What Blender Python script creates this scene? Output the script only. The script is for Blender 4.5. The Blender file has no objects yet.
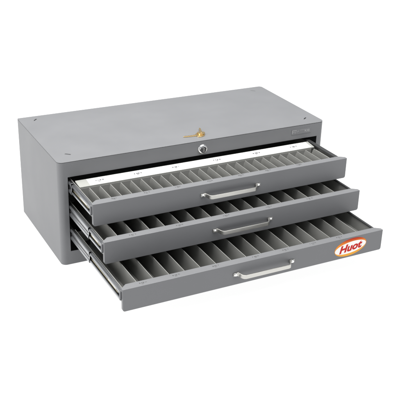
import bpy, bmesh, math, random
from mathutils import Vector, Matrix
random.seed(4)
S = 0.0254                      # everything below is written in inches
C = bpy.context.scene.collection
sc = bpy.context.scene

# ------------------------------------------------------------------ camera
cam = bpy.data.cameras.new('camera'); co = bpy.data.objects.new('camera', cam); C.objects.link(co)
YAW, PITCH, ROLL = -0.4832, -0.4373, 0.0287
fwd = Vector((-math.sin(YAW)*math.cos(PITCH), math.cos(YAW)*math.cos(PITCH), math.sin(PITCH)))
r_ = Vector((math.cos(YAW), math.sin(YAW), 0)); u_ = r_.cross(fwd)
rr = math.cos(ROLL)*r_ + math.sin(ROLL)*u_; uu = -math.sin(ROLL)*r_ + math.cos(ROLL)*u_
M = Matrix((rr, uu, -fwd)).transposed().to_4x4()
M.translation = Vector((-16.6651, -53.7906, 31.7172))*S
co.matrix_world = M
cam.sensor_width = 36; cam.lens = 36*840.85/400; cam.clip_start = 0.05; cam.clip_end = 200
sc.camera = co

# ------------------------------------------------------------------ world, lamps, exposure
w = bpy.data.worlds.new('World'); sc.world = w; w.use_nodes = True
w.node_tree.nodes['Background'].inputs['Color'].default_value = (.96, .98, 1.03, 1)
w.node_tree.nodes['Background'].inputs['Strength'].default_value = 0.45
sc.view_settings.view_transform = 'Standard'; sc.view_settings.look = 'None'
sc.view_settings.exposure = 0; sc.view_settings.gamma = 1
def softbox(name, loc, target, sx, sy, radiance, col=(1, 1, 1)):
    l = bpy.data.lights.new(name, 'AREA'); l.shape = 'RECTANGLE'; l.size = sx*S; l.size_y = sy*S
    l.energy = radiance*math.pi*sx*S*sy*S*1.0; l.color = col
    o = bpy.data.objects.new(name, l); C.objects.link(o)
    o.location = Vector(loc)*S
    o.rotation_euler = (Vector(target)-Vector(loc)).to_track_quat('-Z', 'Y').to_euler()
    return o
softbox('overhead_softbox', (8, -3, 62), (11, -1, 0), 80, 60, 7.0, (1, .985, .96))
softbox('side_softbox', (-62, 14, 34), (0, 4, 4), 50, 50, 5.4, (1, .985, .96))
softbox('front_fill', (60, -60, 20), (20, -6, 3), 30, 30, .6, (1, 1, 1))  # added fill lamp that lifts the drawer fronts
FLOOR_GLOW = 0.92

# ------------------------------------------------------------------ materials
def nt(name):
    m = bpy.data.materials.new(name); m.use_nodes = True
    n = m.node_tree; return m, n, n.nodes['Principled BSDF']
def paint(name, col, rough=.42, var=.06, bump=.05, spec=.5, fleck=0):
    m, n, b = nt(name)
    tc = n.nodes.new('ShaderNodeTexCoord')
    n1 = n.nodes.new('ShaderNodeTexNoise'); n1.inputs['Scale'].default_value = 14; n1.inputs['Detail'].default_value = 5
    n.links.new(tc.outputs['Object'], n1.inputs['Vector'])
    cr = n.nodes.new('ShaderNodeValToRGB')
    a = [c*(1-var) for c in col]; d = [c*(1+var) for c in col]
    cr.color_ramp.elements[0].position = .3; cr.color_ramp.elements[1].position = .7
    cr.color_ramp.elements[0].color = (*a, 1); cr.color_ramp.elements[1].color = (*d, 1)
    n.links.new(n1.outputs['Fac'], cr.inputs['Fac']); n.links.new(cr.outputs['Color'], b.inputs['Base Color'])
    n2 = n.nodes.new('ShaderNodeTexNoise'); n2.inputs['Scale'].default_value = 650; n2.inputs['Detail'].default_value = 2
    n.links.new(tc.outputs['Object'], n2.inputs['Vector'])
    bp = n.nodes.new('ShaderNodeBump'); bp.inputs['Strength'].default_value = bump; bp.inputs['Distance'].default_value = .0006
    n.links.new(n2.outputs['Fac'], bp.inputs['Height'])
    n3 = n.nodes.new('ShaderNodeTexNoise'); n3.inputs['Scale'].default_value = 9; n3.inputs['Detail'].default_value = 1
    n.links.new(tc.outputs['Object'], n3.inputs['Vector'])
    b2 = n.nodes.new('ShaderNodeBump'); b2.inputs['Strength'].default_value = .5; b2.inputs['Distance'].default_value = .0025 if bump > .03 else 0
    n.links.new(n3.outputs['Fac'], b2.inputs['Height']); n.links.new(bp.outputs['Normal'], b2.inputs['Normal']); n.links.new(b2.outputs['Normal'], b.inputs['Normal'])
    mr = n.nodes.new('ShaderNodeMapRange'); mr.inputs['To Min'].default_value = rough-.08; mr.inputs['To Max'].default_value = rough+.10
    n.links.new(n1.outputs['Fac'], mr.inputs['Value']); n.links.new(mr.outputs['Result'], b.inputs['Roughness'])
    b.inputs['Specular IOR Level'].default_value = spec
    return m
def metal(name, col, rough=.25, scale=(1, 60, 1), bump=.1):
    m, n, b = nt(name)
    b.inputs['Base Color'].default_value = (*col, 1); b.inputs['Metallic'].default_value = 1
    tc = n.nodes.new('ShaderNodeTexCoord'); mp = n.nodes.new('ShaderNodeMapping'); mp.inputs['Scale'].default_value = scale
    n1 = n.nodes.new('ShaderNodeTexNoise'); n1.inputs['Scale'].default_value = 30; n1.inputs['Detail'].default_value = 4
    n.links.new(tc.outputs['Object'], mp.inputs['Vector']); n.links.new(mp.outputs['Vector'], n1.inputs['Vector'])
    mr = n.nodes.new('ShaderNodeMapRange'); mr.inputs['To Min'].default_value = rough*.7; mr.inputs['To Max'].default_value = rough*1.4
    n.links.new(n1.outputs['Fac'], mr.inputs['Value']); n.links.new(mr.outputs['Result'], b.inputs['Roughness'])
    bp = n.nodes.new('ShaderNodeBump'); bp.inputs['Strength'].default_value = bump; bp.inputs['Distance'].default_value = .0004
    n.links.new(n1.outputs['Fac'], bp.inputs['Height']); n.links.new(bp.outputs['Normal'], b.inputs['Normal'])
    return m
def plain(name, col, rough=.5, spec=.5):
    return paint(name, col, rough, .03, .02, spec)
GREY = paint('grey_enamel', (.149, .1525, .1595), .45, .03, .06)
DIV = paint('divider_grey', (.228, .230, .220), .5, .05)
STEEL = metal('zinc_plated_steel', (.42, .43, .44), .25, (14, 1, 14), .02)
DARKST = metal('dark_steel_and_groove_shade', (.10, .10, .105), .4)
CHROME = metal('chrome', (.86, .86, .85), .16, (1, 1, 1), .03)
SATIN = metal('satin_steel', (.52, .515, .49), .30, (1, 4, 4), .008)
ZINCY = metal('yellow_zinc', (.70, .62, .40), .3)
BRASS = metal('brass', (.84, .62, .30), .22, (1, 1, 1), .05)
PAPER = plain('label_paper', (.74, .74, .73), .7, .1)
INK = plain('grey_ink', (.11, .11, .12), .6, .2)
STAMP = plain('stamped_dark_grey', (.09, .091, .093), .6, .3)
MARK = plain('worn_badge_silver', (.33, .333, .335), .45)
HEM_SHADE = plain('dark_hem_recess_shade', (.035, .036, .037), .5, .3)
HOLD = paint('light_grey_plastic', (.27, .275, .26), .55, .03)
RED = plain('sticker_red', (.50, .012, .008), .5, .2)
WHITE = plain('sticker_white', (.84, .83, .80), .5, .2)
def sticker_orange():
    m, n, b = nt('sticker_orange')
    tc = n.nodes.new('ShaderNodeTexCoord'); sp = n.nodes.new('ShaderNodeSeparateXYZ'); cr = n.nodes.new('ShaderNodeValToRGB')
    n.links.new(tc.outputs['Generated'], sp.inputs['Vector']); n.links.new(sp.outputs['Z'], cr.inputs['Fac'])
    e = cr.color_ramp.elements
    e[0].position = 0; e[0].color = (.78, .36, .03, 1)
    e[1].position = 1; e[1].color = (.36, .015, .004, 1)
    for p, c in ((.35, (.78, .33, .04, 1)), (.72, (.75, .24, .02, 1)), (.93, (.50, .04, .005, 1))):
        x = e.new(p); x.color = c
    n.links.new(cr.outputs['Color'], b.inputs['Base Color']); b.inputs['Roughness'].default_value = .5; b.inputs['Specular IOR Level'].default_value = .2
    return m
ORANGE = sticker_orange()
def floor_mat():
    m, n, b = nt('glowing_white_floor')  # floor is no lamp; emission added so that shadows on it wash out
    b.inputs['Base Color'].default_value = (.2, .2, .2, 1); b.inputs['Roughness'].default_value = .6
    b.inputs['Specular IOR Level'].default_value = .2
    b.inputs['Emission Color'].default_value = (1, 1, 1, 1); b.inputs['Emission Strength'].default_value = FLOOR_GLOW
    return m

# ------------------------------------------------------------------ mesh helpers
class MB:
    def __init__(s): s.b = bmesh.new()
    def box(s, x0, x1, y0, y1, z0, z1):
        v = [s.b.verts.new(Vector(p)*S) for p in ((x0,y0,z0),(x1,y0,z0),(x1,y1,z0),(x0,y1,z0),(x0,y0,z1),(x1,y0,z1),(x1,y1,z1),(x0,y1,z1))]
        for f in ((0,3,2,1),(4,5,6,7),(0,1,5,4),(1,2,6,5),(2,3,7,6),(3,0,4,7)): s.b.faces.new([v[i] for i in f])
        return s
    def prism(s, poly, fn, a, b):
        """poly of 2-D points; fn(u, v, t) -> (x, y, z)"""
        A = [s.b.verts.new(Vector(fn(u, v, a))*S) for u, v in poly]; B = [s.b.verts.new(Vector(fn(u, v, b))*S) for u, v in poly]
        n = len(poly)
        s.b.faces.new(A[::-1]); s.b.faces.new(B)
        for i in range(n): s.b.faces.new((A[i], A[(i+1) % n], B[(i+1) % n], B[i]))
        return s
    def sheet(s, rows):
        V = [[s.b.verts.new(Vector(p)*S) for p in r] for r in rows]
        for i in range(len(V)-1):
            for j in range(len(V[0])-1): s.b.faces.new((V[i][j], V[i+1][j], V[i+1][j+1], V[i][j+1]))
        return s
    def lathe(s, prof, c, axis='y', n=40):
        """prof: list of (radius, height); axis: direction of height (y means towards -y)"""
        R = []
        for r, h in prof:
            ring = []
            for k in range(n):
                a = 2*math.pi*k/n; p, q = r*math.cos(a), r*math.sin(a)
                P = (c[0]+p, c[1]-h, c[2]+q) if axis == 'y' else (c[0]+p, c[1]+q, c[2]+h)
                ring.append(s.b.verts.new(Vector(P)*S))
            R.append(ring)
        for i in range(len(R)-1):
            for k in range(n): s.b.faces.new((R[i][k], R[i][(k+1) % n], R[i+1][(k+1) % n], R[i+1][k]))
        s.b.faces.new(R[-1]); s.b.faces.new(R[0][::-1])
        return s
    def build(s, name, mat, parent=None, bevel=0, seg=2, solid=0, off=-1, recalc=True, origin=None, ang=30):
        if recalc: bmesh.ops.recalc_face_normals(s.b, faces=s.b.faces)
        me = bpy.data.meshes.new(name); 
        o0 = Vector(origin)*S if origin else None
        if o0: bmesh.ops.translate(s.b, verts=s.b.verts, vec=-o0)
        s.b.to_mesh(me); s.b.free()
        me.shade_smooth(); me.set_sharp_from_angle(angle=math.radians(ang))
        me.materials.append(mat)
        o = bpy.data.objects.new(name, me); C.objects.link(o)
        if parent is not None: o.parent = parent
        if o0: o.location = o0 - (parent_world(parent) if parent else Vector())
        elif parent: o.location = -parent_world(parent)
        if solid:
            m = o.modifiers.new('thickness', 'SOLIDIFY'); m.thickness = solid*S; m.offset = off; m.use_even_offset = True
        if bevel:
            m = o.modifiers.new('bevel', 'BEVEL'); m.width = bevel*S; m.segments = seg; m.limit_method = 'ANGLE'
            m.angle_limit = math.radians(40); m.harden_normals = True
        return o
def parent_world(p):
    v = Vector()
    while p is not None: v += p.location; p = p.parent
    return v
def empty(name, loc):
    o = bpy.data.objects.new(name, None); C.objects.link(o); o.location = Vector(loc)*S; o.empty_display_size = .02
    return o
def tag(o, label, cat, group=None):
    o['label'] = label; o['category'] = cat
    if group: o['group'] = group

# ------------------------------------------------------------------ the setting
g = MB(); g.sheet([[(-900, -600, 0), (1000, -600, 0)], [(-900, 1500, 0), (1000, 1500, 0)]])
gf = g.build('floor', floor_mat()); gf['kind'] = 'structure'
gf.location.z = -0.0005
bpy.context.view_layer.update()

# ------------------------------------------------------------------ cabinet
W, D, H = 23.0, 10.36, 8.39
OX0, OX1, OZ0, OZ1 = .70, 22.34, 1.11, 7.17
cab = empty('tool_cabinet', (W/2, D/2, 0))
tag(cab, 'grey enamelled steel cabinet with three divided drawers pulled out in steps', 'tool cabinet')

def footprint(r=.42, rb=.10, rc=.30, n=8, inset=0):
    """closed outline starting at the left jamb of the opening, clockwise seen from above through the back"""
    i = inset; p = []
    def arc(cx, cy, a0, a1, rad):
        for k in range(n+1):
            a = math.radians(a0+(a1-a0)*k/n); p.append((cx+rad*math.cos(a), cy+rad*math.sin(a)))
    arc(r, r, 270, 180, r-i)
    arc(rb, D-rb, 180, 90, rb-i)
    arc(W-rc, D-rc, 90, 0, rc-i)
    arc(W-r, r, 0, -90, r-i)
    return p
fp = footprint()
ring = [(OX0, 0)] + fp + [(OX1, 0)]
HB = H - .075                   # top edge of the wrapped wall, under the top panel
zs = [0, OZ0, OZ1, HB]
m = MB(); b = m.b
cols = [[b.verts.new(Vector((x, y, z))*S) for z in zs] for x, y in ring]
for i in range(len(cols)-1):
    for j in range(3): b.faces.new((cols[i][j], cols[i][j+1], cols[i+1][j+1], cols[i+1][j]))
for j in (0, 2): b.faces.new((cols[-1][j], cols[-1][j+1], cols[0][j+1], cols[0][j]))
# turned-in flanges round the opening
def fl(pts, d=.35):
    q = [b.verts.new(v.co + Vector((0, d*S, 0))) for v in pts]
    for i in range(len(pts)-1): b.faces.new((pts[i], pts[i+1], q[i+1], q[i]))
fl([cols[0][1], cols[0][2], cols[-1][2], cols[-1][1], cols[0][1]]) if False else None
shell = m.build('shell', GREY, cab, bevel=.02, solid=.06, recalc=False)
b = None
# make sure the skin thickens inward
n0 = shell.data.polygons[0].normal
mid = shell.data.polygons[0].center
m = MB(); m.prism(footprint(inset=.08), lambda u, v, t: (u, v, t), .05, .11); m.build('bottom_panel', GREY, cab)

# top panel with four lanced slots (real holes)
m = MB(); m.prism(footprint(), lambda u, v, t: (u, v, t), H-.06, H)
top = m.build('top_panel', GREY, cab, origin=None)
slots = [((1.22, 1.38), -41), ((1.25, 9.48), 46), ((21.87, 1.21), 35), ((21.62, 9.4), -50)]
cm = MB()
def stadium(c, ang, L, r, n=6):
    a = math.radians(ang); ux, uy = math.cos(a), math.sin(a); P = []
    for sgn in (1, -1):
        for k in range(n+1):
            t = math.radians(-90+180*k/n)
            lx, ly = sgn*(L/2-r) + sgn*r*math.cos(t), sgn*r*math.sin(t)
            P.append((c[0]+lx*ux-ly*uy, c[1]+lx*uy+ly*ux))
    return P
for i, (c, a) in enumerate(slots): cm.prism(stadium(c, a, .50, .036 if i < 3 else .03), lambda u, v, t: (u, v, t), H-.3, H+.3)
cut = cm.build('cutter', GREY, None)
cut.location = (0, 0, 0)
bo = top.modifiers.new('holes', 'BOOLEAN'); bo.operation = 'DIFFERENCE'; bo.object = cut; bo.solver = 'EXACT'
bpy.context.view_layer.update()
dg = bpy.context.evaluated_depsgraph_get()
nm = bpy.data.meshes.new_from_object(top.evaluated_get(dg)); top.modifiers.clear(); top.data = nm
nm.shade_smooth(); nm.set_sharp_from_angle(angle=math.radians(30))
bpy.data.objects.remove(cut)
bv = top.modifiers.new('bevel', 'BEVEL'); bv.width = .022*S; bv.segments = 2; bv.limit_method = 'ANGLE'; bv.angle_limit = math.radians(40); bv.harden_normals = True
for (c, a) in slots:            # the raised lip punched up beside each slot
    t = math.radians(a); off = .075
    cc = (c[0]-off*math.sin(t), c[1]+off*math.cos(t)); m = MB()
    P = stadium(cc, a, .5, .04)
    lo = [m.b.verts.new(Vector((x, y, H-.002))*S) for x, y in P]
    hi = [m.b.verts.new(Vector((cc[0]+(x-cc[0])*.8, cc[1]+(y-cc[1])*.8, H+.03))*S) for x, y in P]
    m.b.faces.new(hi)
    for i in range(len(P)): m.b.faces.new((lo[i], lo[(i+1) % len(P)], hi[(i+1) % len(P)], hi[i]))
    m.build('slot_lip', GREY, cab)

# lock
lk = MB().lathe([(.40, 0), (.40, .05), (.37, .10), (.31, .15), (.27, .16), (.25, .12), (.25, .10)], (11.65, 0, 7.66)).build('lock', CHROME, cab, origin=(11.65, 0, 7.66))
MB().lathe([(.235, .09), (.235, .17), (.21, .20), (.0005, .205)], (11.65, 0, 7.66)).build('lock_barrel', DARKST, lk)
MB().box(11.62, 11.70, -.225, -.19, 7.52, 7.80).build('key_slot', CHROME, lk, bevel=.01)

# name badge: thin plate with raised border and worn raised marks that cannot be read
bd = MB().box(19.80, 21.68, -.03, 0, 7.60, 8.06).build('badge', GREY, cab, bevel=.015, origin=(20.7, 0, 7.8))
bm_ = MB()
y0, y1 = -.036, -.03
for x0, x1, z0, z1 in ((19.86, 19.91, 7.70, 7.98), (19.91, 20.28, 7.94, 7.98), (19.91, 20.05, 7.80, 7.83), (20.12, 20.16, 7.72, 7.88),
                       (20.30, 20.34, 7.78, 7.90), (20.44, 20.48, 7.82, 7.92), (20.60, 21.02, 7.93, 7.945),
                       (21.08, 21.14, 7.76, 7.94), (21.14, 21.26, 7.82, 7.86), (21.22, 21.26, 7.72, 7.94),
                       (21.34, 21.38, 7.74, 7.93), (21.38, 21.52, 7.90, 7.93), (21.38, 21.52, 7.82, 7.85), (21.38, 21.52, 7.74, 7.77), (21.50, 21.54, 7.74, 7.93)):
    bm_.box(x0, x1, y0, y1, z0, z1)
bm_.build('raised_marks', MARK, bd)

# ------------------------------------------------------------------ slides
def rail_profile(zc, side):
    f = (lambda x: x) if side < 0 else (lambda x: W-.30-x); zc = zc if side < 0 else zc-.2
    P = [(.90, .40), (.90, .45), (.78, .45), (.73, .40), (.73, .24), (.79, .15), (.79, -.15), (.73, -.24), (.73, -.40), (.78, -.45), (.90, -.45), (.90, -.40)]
    return [(f(x), zc+z) for x, z in P]
def inner_profile(zc, side):
    f = (lambda x: x) if side < 0 else (lambda x: W-.30-x); zc = zc if side < 0 else zc-.2
    P = [(.84, .20), (.79, .22), (.78, .31), (.82, .355), (.90, .36), (.91, .43), (.95, .44), (.955, .12), (.90, .08), (.90, -.08), (.955, -.12), (.95, -.34), (.90, -.40), (.82, -.40), (.78, -.34), (.79, -.24), (.84, -.22)]
    return [(f(x), zc+z) for x, z in P]
def slide(prof, y0, y1, name, parent, mat=STEEL, th=.03):
    m = MB(); m.sheet([[(x, y, z) for x, z in prof] for y in (y0, y1)])
    return m.build(name, mat, parent, solid=th, off=0, bevel=.006, seg=1)

# ------------------------------------------------------------------ drawers
PX0, PX1 = .892, 22.108
WL, WR = .98, 21.67        # tray walls
def drawer(p, zt, zb, pitch, first, trough, rail_out, cells, extra):
    yf = -p
    dp = 9.6
    dz = zt-1.15
    o = (11.5, yf, zb)
    m = MB(); th = .05
    yb = yf+dp
    m.box(WL, WL+th, yf+.07, yb, dz, zt-.055); m.box(WR, WR+th, yf+.07, yb, dz, zt-.055)
    m.box(WL+th, WR, yb-th, yb, dz, zt-.3)
    fl = [(WL+th, dz+.05), (WL+.5, zb+.12), (WR-.5, zb+.12), (WR, dz+.05), (WR, dz), (WR-.5, zb+.07), (WL+.5, zb+.07), (WL+th, dz)]
    m.prism(fl, lambda u, v, t: (u, t, v), yf+.07, yb-th)
    dr = m.build('drawer', DIV if trough else DIV, cab, bevel=.012, origin=o)
    # front panel folded from one sheet: face, lip, side and bottom returns
    m = MB(); b = m.b; V = lambda x, y, z: b.verts.new(Vector((x, y, z))*S)
    R = .16; path = [(PX0, zt)]
    for k in range(6):
        a = math.radians(180+90*k/5); path.append((PX0+R+R*math.cos(a), zb+R+R*math.sin(a)))
    for k in range(6):
        a = math.radians(270+90*k/5); path.append((PX1-R+R*math.cos(a), zb+R+R*math.sin(a)))
    path.append((PX1, zt))
    A = [V(x, yf, z) for x, z in path]; B = [V(x, yf+.26, z) for x, z in path]
    b.faces.new(A)
    for i in range(len(A)-1): b.faces.new((A[i+1], A[i], B[i], B[i+1]))
    il, ir = V(WL+.36, yf+.66, zt), V(WR-.02, yf+.60, zt)
    il2, ir2 = V(WL+.36, yf+.66, zt-.3), V(WR-.02, yf+.60, zt-.3)
    b.faces.new((A[0], A[-1], B[-1], ir, il, B[0]))
    b.faces.new((il, ir, ir2, il2))
    fpn = m.build('front_panel', GREY, dr, solid=.05, recalc=False, bevel=.028, seg=3)
    # dividers
    k = 0
    x = first
    while x < WR-.5:
        if trough:
            y0, y1 = yf+.60, -1.74
            n = 8
            poly = [(y0, zt-.07)]
            poly += [(y0+.02, zt-.5)]
            poly = [(y0, zt-.07), (y0, zb+.14), (y1+.22, zb+.14), (y1+.22, zt-.5), (y1, zt-.07)]
            MB().prism(poly, lambda u, v, t: (t, u, v), x-.018, x+.018).build('divider', DIV, dr)
        else:
            jx = random.uniform(-.03, .03)
            y0, y1 = yf+.60, yb-.08
            m = MB()
            poly = [(y0, zt-.08), (y0, zb+.14), (y1, zb+.14), (y1, zt-.30), (y1-.25, zt-.08)]
            m.prism(poly, lambda u, v, t: (t, u, v), x+jx-.02, x+jx+.02)
            m.build('divider', DIV, dr)
        x += pitch
    if trough:
        MB().box(20.94, 21.30, yf+.6, -1.55, zt-.9, zt-.28).build('side_ledge', DIV, dr, bevel=.01)
        MB().box(WL+.05, 20.90, -1.40, -1.35, dz+.06, zt-.20).build('back_wall', DIV, dr)
    # dark hem on the right wall; also paints shade into the top drawer's recess
    MB().box(21.40 if trough else 21.57, WR+.07, yf+.62, yb-.1, zt-.16, zt-.045).build('hem_recess_strip', HEM_SHADE, dr, bevel=.012)
    # inner slide members, carried by the drawer
    zc = (zt-.06) - .45
    for sd in (-1, 1):
        zc = zt-.51
        sl = slide(inner_profile(zc, sd), yf+.28, yf+dp, 'drawer_slide', dr)
        f = (lambda x: x) if sd < 0 else (lambda x: W-.30-x)
        zc = (zt-.51) - (.2 if sd > 0 else 0)
        a, c = sorted((f(.885), f(.915)))
        MB().box(a, c, yf+.9, yf+dp-.5, zc-.19, zc-.11).build('ball_retainer', ZINCY, dr, bevel=.006)
        a, c = sorted((f(.87), f(.90)))
        MB().box(a, c, yf+1.2, yf+2.6, zc-.06, zc+.05).build('ball_retainer', CHROME, dr, bevel=.006)
        a, c = sorted((f(.77), f(.885)))
        MB().box(a, c, yf+.20, yf+.34, zc-.30, zc+.30).build('slide_bracket', GREY, dr, bevel=.015)
        cr_ = slide(rail_profile(zt-.51, sd), -rail_out, 9.3, 'cabinet_rail', cab)
        if sd < 0:
            MB().box(.765, .775, -rail_out+.12, 9, zt-.51-.06, zt-.51+.05).build('rail_groove_shade', DARKST, cr_)  # dark strip standing in for shade in the rail's recess
            MB().box(.762, .772, -rail_out+.12, 9, zt-.51-.125, zt-.51-.085).build('bright_race', CHROME, cr_)
            MB().box(.80, .81, yf+.5, yf+dp-.2, zc+.145, zc+.185).build('slide_groove_shade', DARKST, sl)  # dark strip in place of a shaded groove line
    # handle
    hx, hz = 11.66, (zt+zb)/2+.02
    c = []                      # centre line of the strap in plan
    hl, hb = 2.34, 1.86
    def bez(p0, p1, p2, p3, n=8):
        return [tuple(p0[i]*(1-t)**3+3*p1[i]*t*(1-t)**2+3*p2[i]*t*t*(1-t)+p3[i]*t**3 for i in (0, 1)) for t in [k/n for k in range(n+1)]]
    left = [(-hl-.16, -.045), (-hl+.12, -.045)] + bez((-hl+.14, -.05), (-hl+.34, -.06), (-hl+.22, -.50), (-hb+.10, -.56))
    c = left + [(-x, y) for x, y in reversed(left)]
    th = .045; up = []; dn = []
    for i, (x, y) in enumerate(c):
        a = c[max(i-1, 0)]; d = c[min(i+1, len(c)-1)]; tx, ty = d[0]-a[0], d[1]-a[1]; L = math.hypot(tx, ty) or 1
        nx, ny = -ty/L, tx/L; up.append((x+nx*th, y+ny*th)); dn.append((x-nx*th, y-ny*th))
    m = MB(); hh = .15
    rows = []
    for i in range(len(c)):
        s_ = hh*(1 if 1 < i < len(c)-2 else .8)
        drop = -.06*min(1, max(0, (-c[i][1]-.05)/.5))
        ring = [(up[i][0], up[i][1], -s_), (up[i][0], up[i][1], s_), (dn[i][0], dn[i][1], s_), (dn[i][0], dn[i][1], -s_)]
        rows.append([m.b.verts.new(Vector((hx+a, yf+q, hz+r+drop))*S) for a, q, r in ring])
    for i in range(len(rows)-1):
        for k in range(4): m.b.faces.new((rows[i][k], rows[i][(k+1) % 4], rows[i+1][(k+1) % 4], rows[i+1][k]))
    m.b.faces.new(rows[0]); m.b.faces.new(rows[-1][::-1])
    ho = m.build('handle', SATIN, dr, bevel=.035, seg=3, origin=(hx, yf, hz), ang=35)
    for sx in (-1, 1):
        sp = (hx+sx*hl, yf-.085, hz)
        MB().lathe([(.125, 0), (.12, .04), (.09, .075), (.04, .09), (.0005, .092)], sp, n=24).build('screw', CHROME, dr)
    return dr

def trough_z(t, zt):
    return zt-.12-1.0*math.sin(math.pi*min(1, max(0, .04+.93*t)))**.75

def marks(x, y, z, dr, wd=.55, mat=STAMP, paper=False):
    """a cluster of tiny printed characters, too small to be read"""
    m = MB(); t = .006; rr_ = random.random
    e = .012 if mat is INK else .004
    def st(cx, cy, w_, h_): m.box(cx-e, cx+w_+e, cy-e, cy+h_+e, z, z+t)
    for cx in (x-wd*.45, x-wd*.14, x+wd*.08, x+wd*.40):
        h = .10; g_ = .075
        st(cx, y-.05, .022, h)
        if rr_() < .7: st(cx+.022, y+h-.05-.022, g_-.022, .022)
        if rr_() < .5: st(cx+.022, y-.012, g_-.03, .02)
        if rr_() < .5: st(cx+.022, y-.05, g_-.022, .02)
        if rr_() < .5: st(cx+g_, y-.05, .022, h)
    st(x-.10, y-.16, .08, .025); st(x+.01, y-.17, .03, .05)
    return m.build('printed_marks', mat, dr)

d1 = drawer(4.62, 6.95, 5.27, .80, 1.72, True, .55, 25, None)
d2 = drawer(6.63, 5.00, 3.32, 1.20, 2.15, False, 3.95, 17, None)
d3 = drawer(9.86, 3.07, 1.39, 1.20, 2.15, False, 3.95, 17, None)

# label holder and white paper strip at the back of the top drawer's trough
sl = .06
def strip(x0, x1, y0, y1, z0, z1, th, name, mat, dr):
    m = MB(); m.prism([(y0, z0), (y1, z1), (y1, z1-th), (y0, z0-th)], lambda u, v, t: (t, u, v), x0, x1)
    return m.build(name, mat, dr, bevel=.008, seg=1)
strip(1.12, 21.22, -1.36, -.36, 6.86, 6.98, .10, 'label_holder', HOLD, d1)
strip(1.95, 20.95, -1.33, -.42, 6.872, 6.982, .008, 'paper_label', PAPER, d1)
for x in (2.8, 5.83, 8.95, 12.47, 16.02, 19.5):
    o = marks(x, -.82, 6.944, d1, .62, INK)
    # follow the strip's slope
    for v in o.data.vertices: v.co.z += (v.co.y-(-.82*S))*.12
for x in (2.61, 5.06, 7.5, 10.1, 12.68, 15.04, 17.83): marks(x, -4.22, 6.9505, d1, .42)
for x in (3.08, 6.65, 10.4, 14.0, 17.6): marks(x, -6.3, 5.0005, d2, .5)
for x in (2.44, 4.88, 7.92, 11.09, 13.59, 15.94, 18.3): marks(x, -9.5, 3.0705, d3, .5)

# oval sticker
def ellipse(cx, cz, a, b_, rot, n=56):
    c, s = math.cos(rot), math.sin(rot)
    return [(cx+a*math.cos(t)*c-b_*math.sin(t)*s, cz+a*math.cos(t)*s+b_*math.sin(t)*c) for t in [2*math.pi*k/n for k in range(n)]]
LX, LZ, LR = 19.19, 2.21, math.radians(6.2)
yf = -9.86
fy = lambda u, v, t: (u, yf-t, v)
st = MB().prism(ellipse(LX, LZ+.03, 1.44, .70, LR), fy, 0, .010).build('oval_sticker', ORANGE, d3, origin=(LX, yf, LZ))
MB().prism(ellipse(LX, LZ+.0, 1.405, .47, LR), fy, .010, .013).build('sticker_band', WHITE, d3)
cu = bpy.data.curves.new('lettering', 'FONT'); cu.body = 'Huot'; cu.size = 1.02*S; cu.shear = .32; cu.align_x = 'CENTER'; cu.align_y = 'CENTER'
cu.offset = .042*S; cu.extrude = .002*S; cu.space_character = 1.02
to = bpy.data.objects.new('tmp', cu); C.objects.link(to)
bpy.context.view_layer.update()
tm = bpy.data.meshes.new_from_object(to.evaluated_get(bpy.context.evaluated_depsgraph_get())); bpy.data.objects.remove(to)
tm.materials.clear(); tm.materials.append(RED)
xs = [v.co.x for v in tm.vertices]; ys = [v.co.y for v in tm.vertices]
cx, cy = (min(xs)+max(xs))/2, (min(ys)+max(ys))/2
kx = 2.12*S/(max(xs)-min(xs)); ky = .64*S/(max(ys)-min(ys))
for v in tm.vertices:
    a, q, t = (v.co.x-cx)*kx, (v.co.y-cy)*ky, v.co.z
    v.co = (a*math.cos(LR)-q*math.sin(LR), -t, a*math.sin(LR)+q*math.cos(LR))
lt = bpy.data.objects.new('lettering', tm); C.objects.link(lt); lt.parent = d3
lt.location = Vector((LX+.02, yf-.016, LZ+.02))*S - parent_world(d3)

# ------------------------------------------------------------------ keys on the top panel
def key(name, x, y, z, ang, label, tilt=0, size=1):
    root = empty(name, (x, y, z)); root.rotation_euler = (0, tilt, math.radians(ang))
    root.scale = (size, size, size)
    tag(root, label, 'key', 'brass keys on the cabinet top')
    def P(m, nm, **k):
        o = m.build(nm, BRASS, None, **k); o.parent = root; o.location = (0, 0, 0); return o
    # bow: rounded trefoil-like head with a hole, blade along -x
    m = MB(); n = 36; out = []; inn = []
    for k in range(n):
        t = 2*math.pi*k/n; r = .36+.035*math.cos(3*t)
        out.append((r*math.cos(t), r*math.sin(t)*1.05)); inn.append((.10+.10*math.cos(t), .10*math.sin(t)))
    rings = [[m.b.verts.new(Vector((u, v, h))*S) for u, v in q] for q, h in ((out, 0), (out, .075), (inn, .075), (inn, 0))]
    for i in range(4):
        A, B = rings[i], rings[(i+1) % 4]
        for k in range(n): m.b.faces.new((A[k], A[(k+1) % n], B[(k+1) % n], B[k]))
    P(m, 'bow', bevel=.012)
    m = MB()
    m.prism([(-.32, -.11), (-1.28, -.10), (-1.40, -.03), (-1.32, .04), (-1.14, .09), (-1.04, .03), (-.94, .09), (-.82, .05), (-.72, .10), (-.60, .06), (-.50, .13), (-.32, .14)],
            lambda u, v, t: (u, v, t), .012, .062)
    P(m, 'blade', bevel=.008, seg=1)
    m = MB(); m.box(-1.2, -.34, -.035, -.005, .0625, .072); P(m, 'groove_ridge')
    return root
key('brass_key', 11.93, 1.03, 8.392, -7, 'brass key on the cabinet top, its long blade pointing left')
key('brass_key', 12.12, 1.22, 8.475, -112, 'brass key lying on top of the other, shorter blade pointing to the back', size=.82)
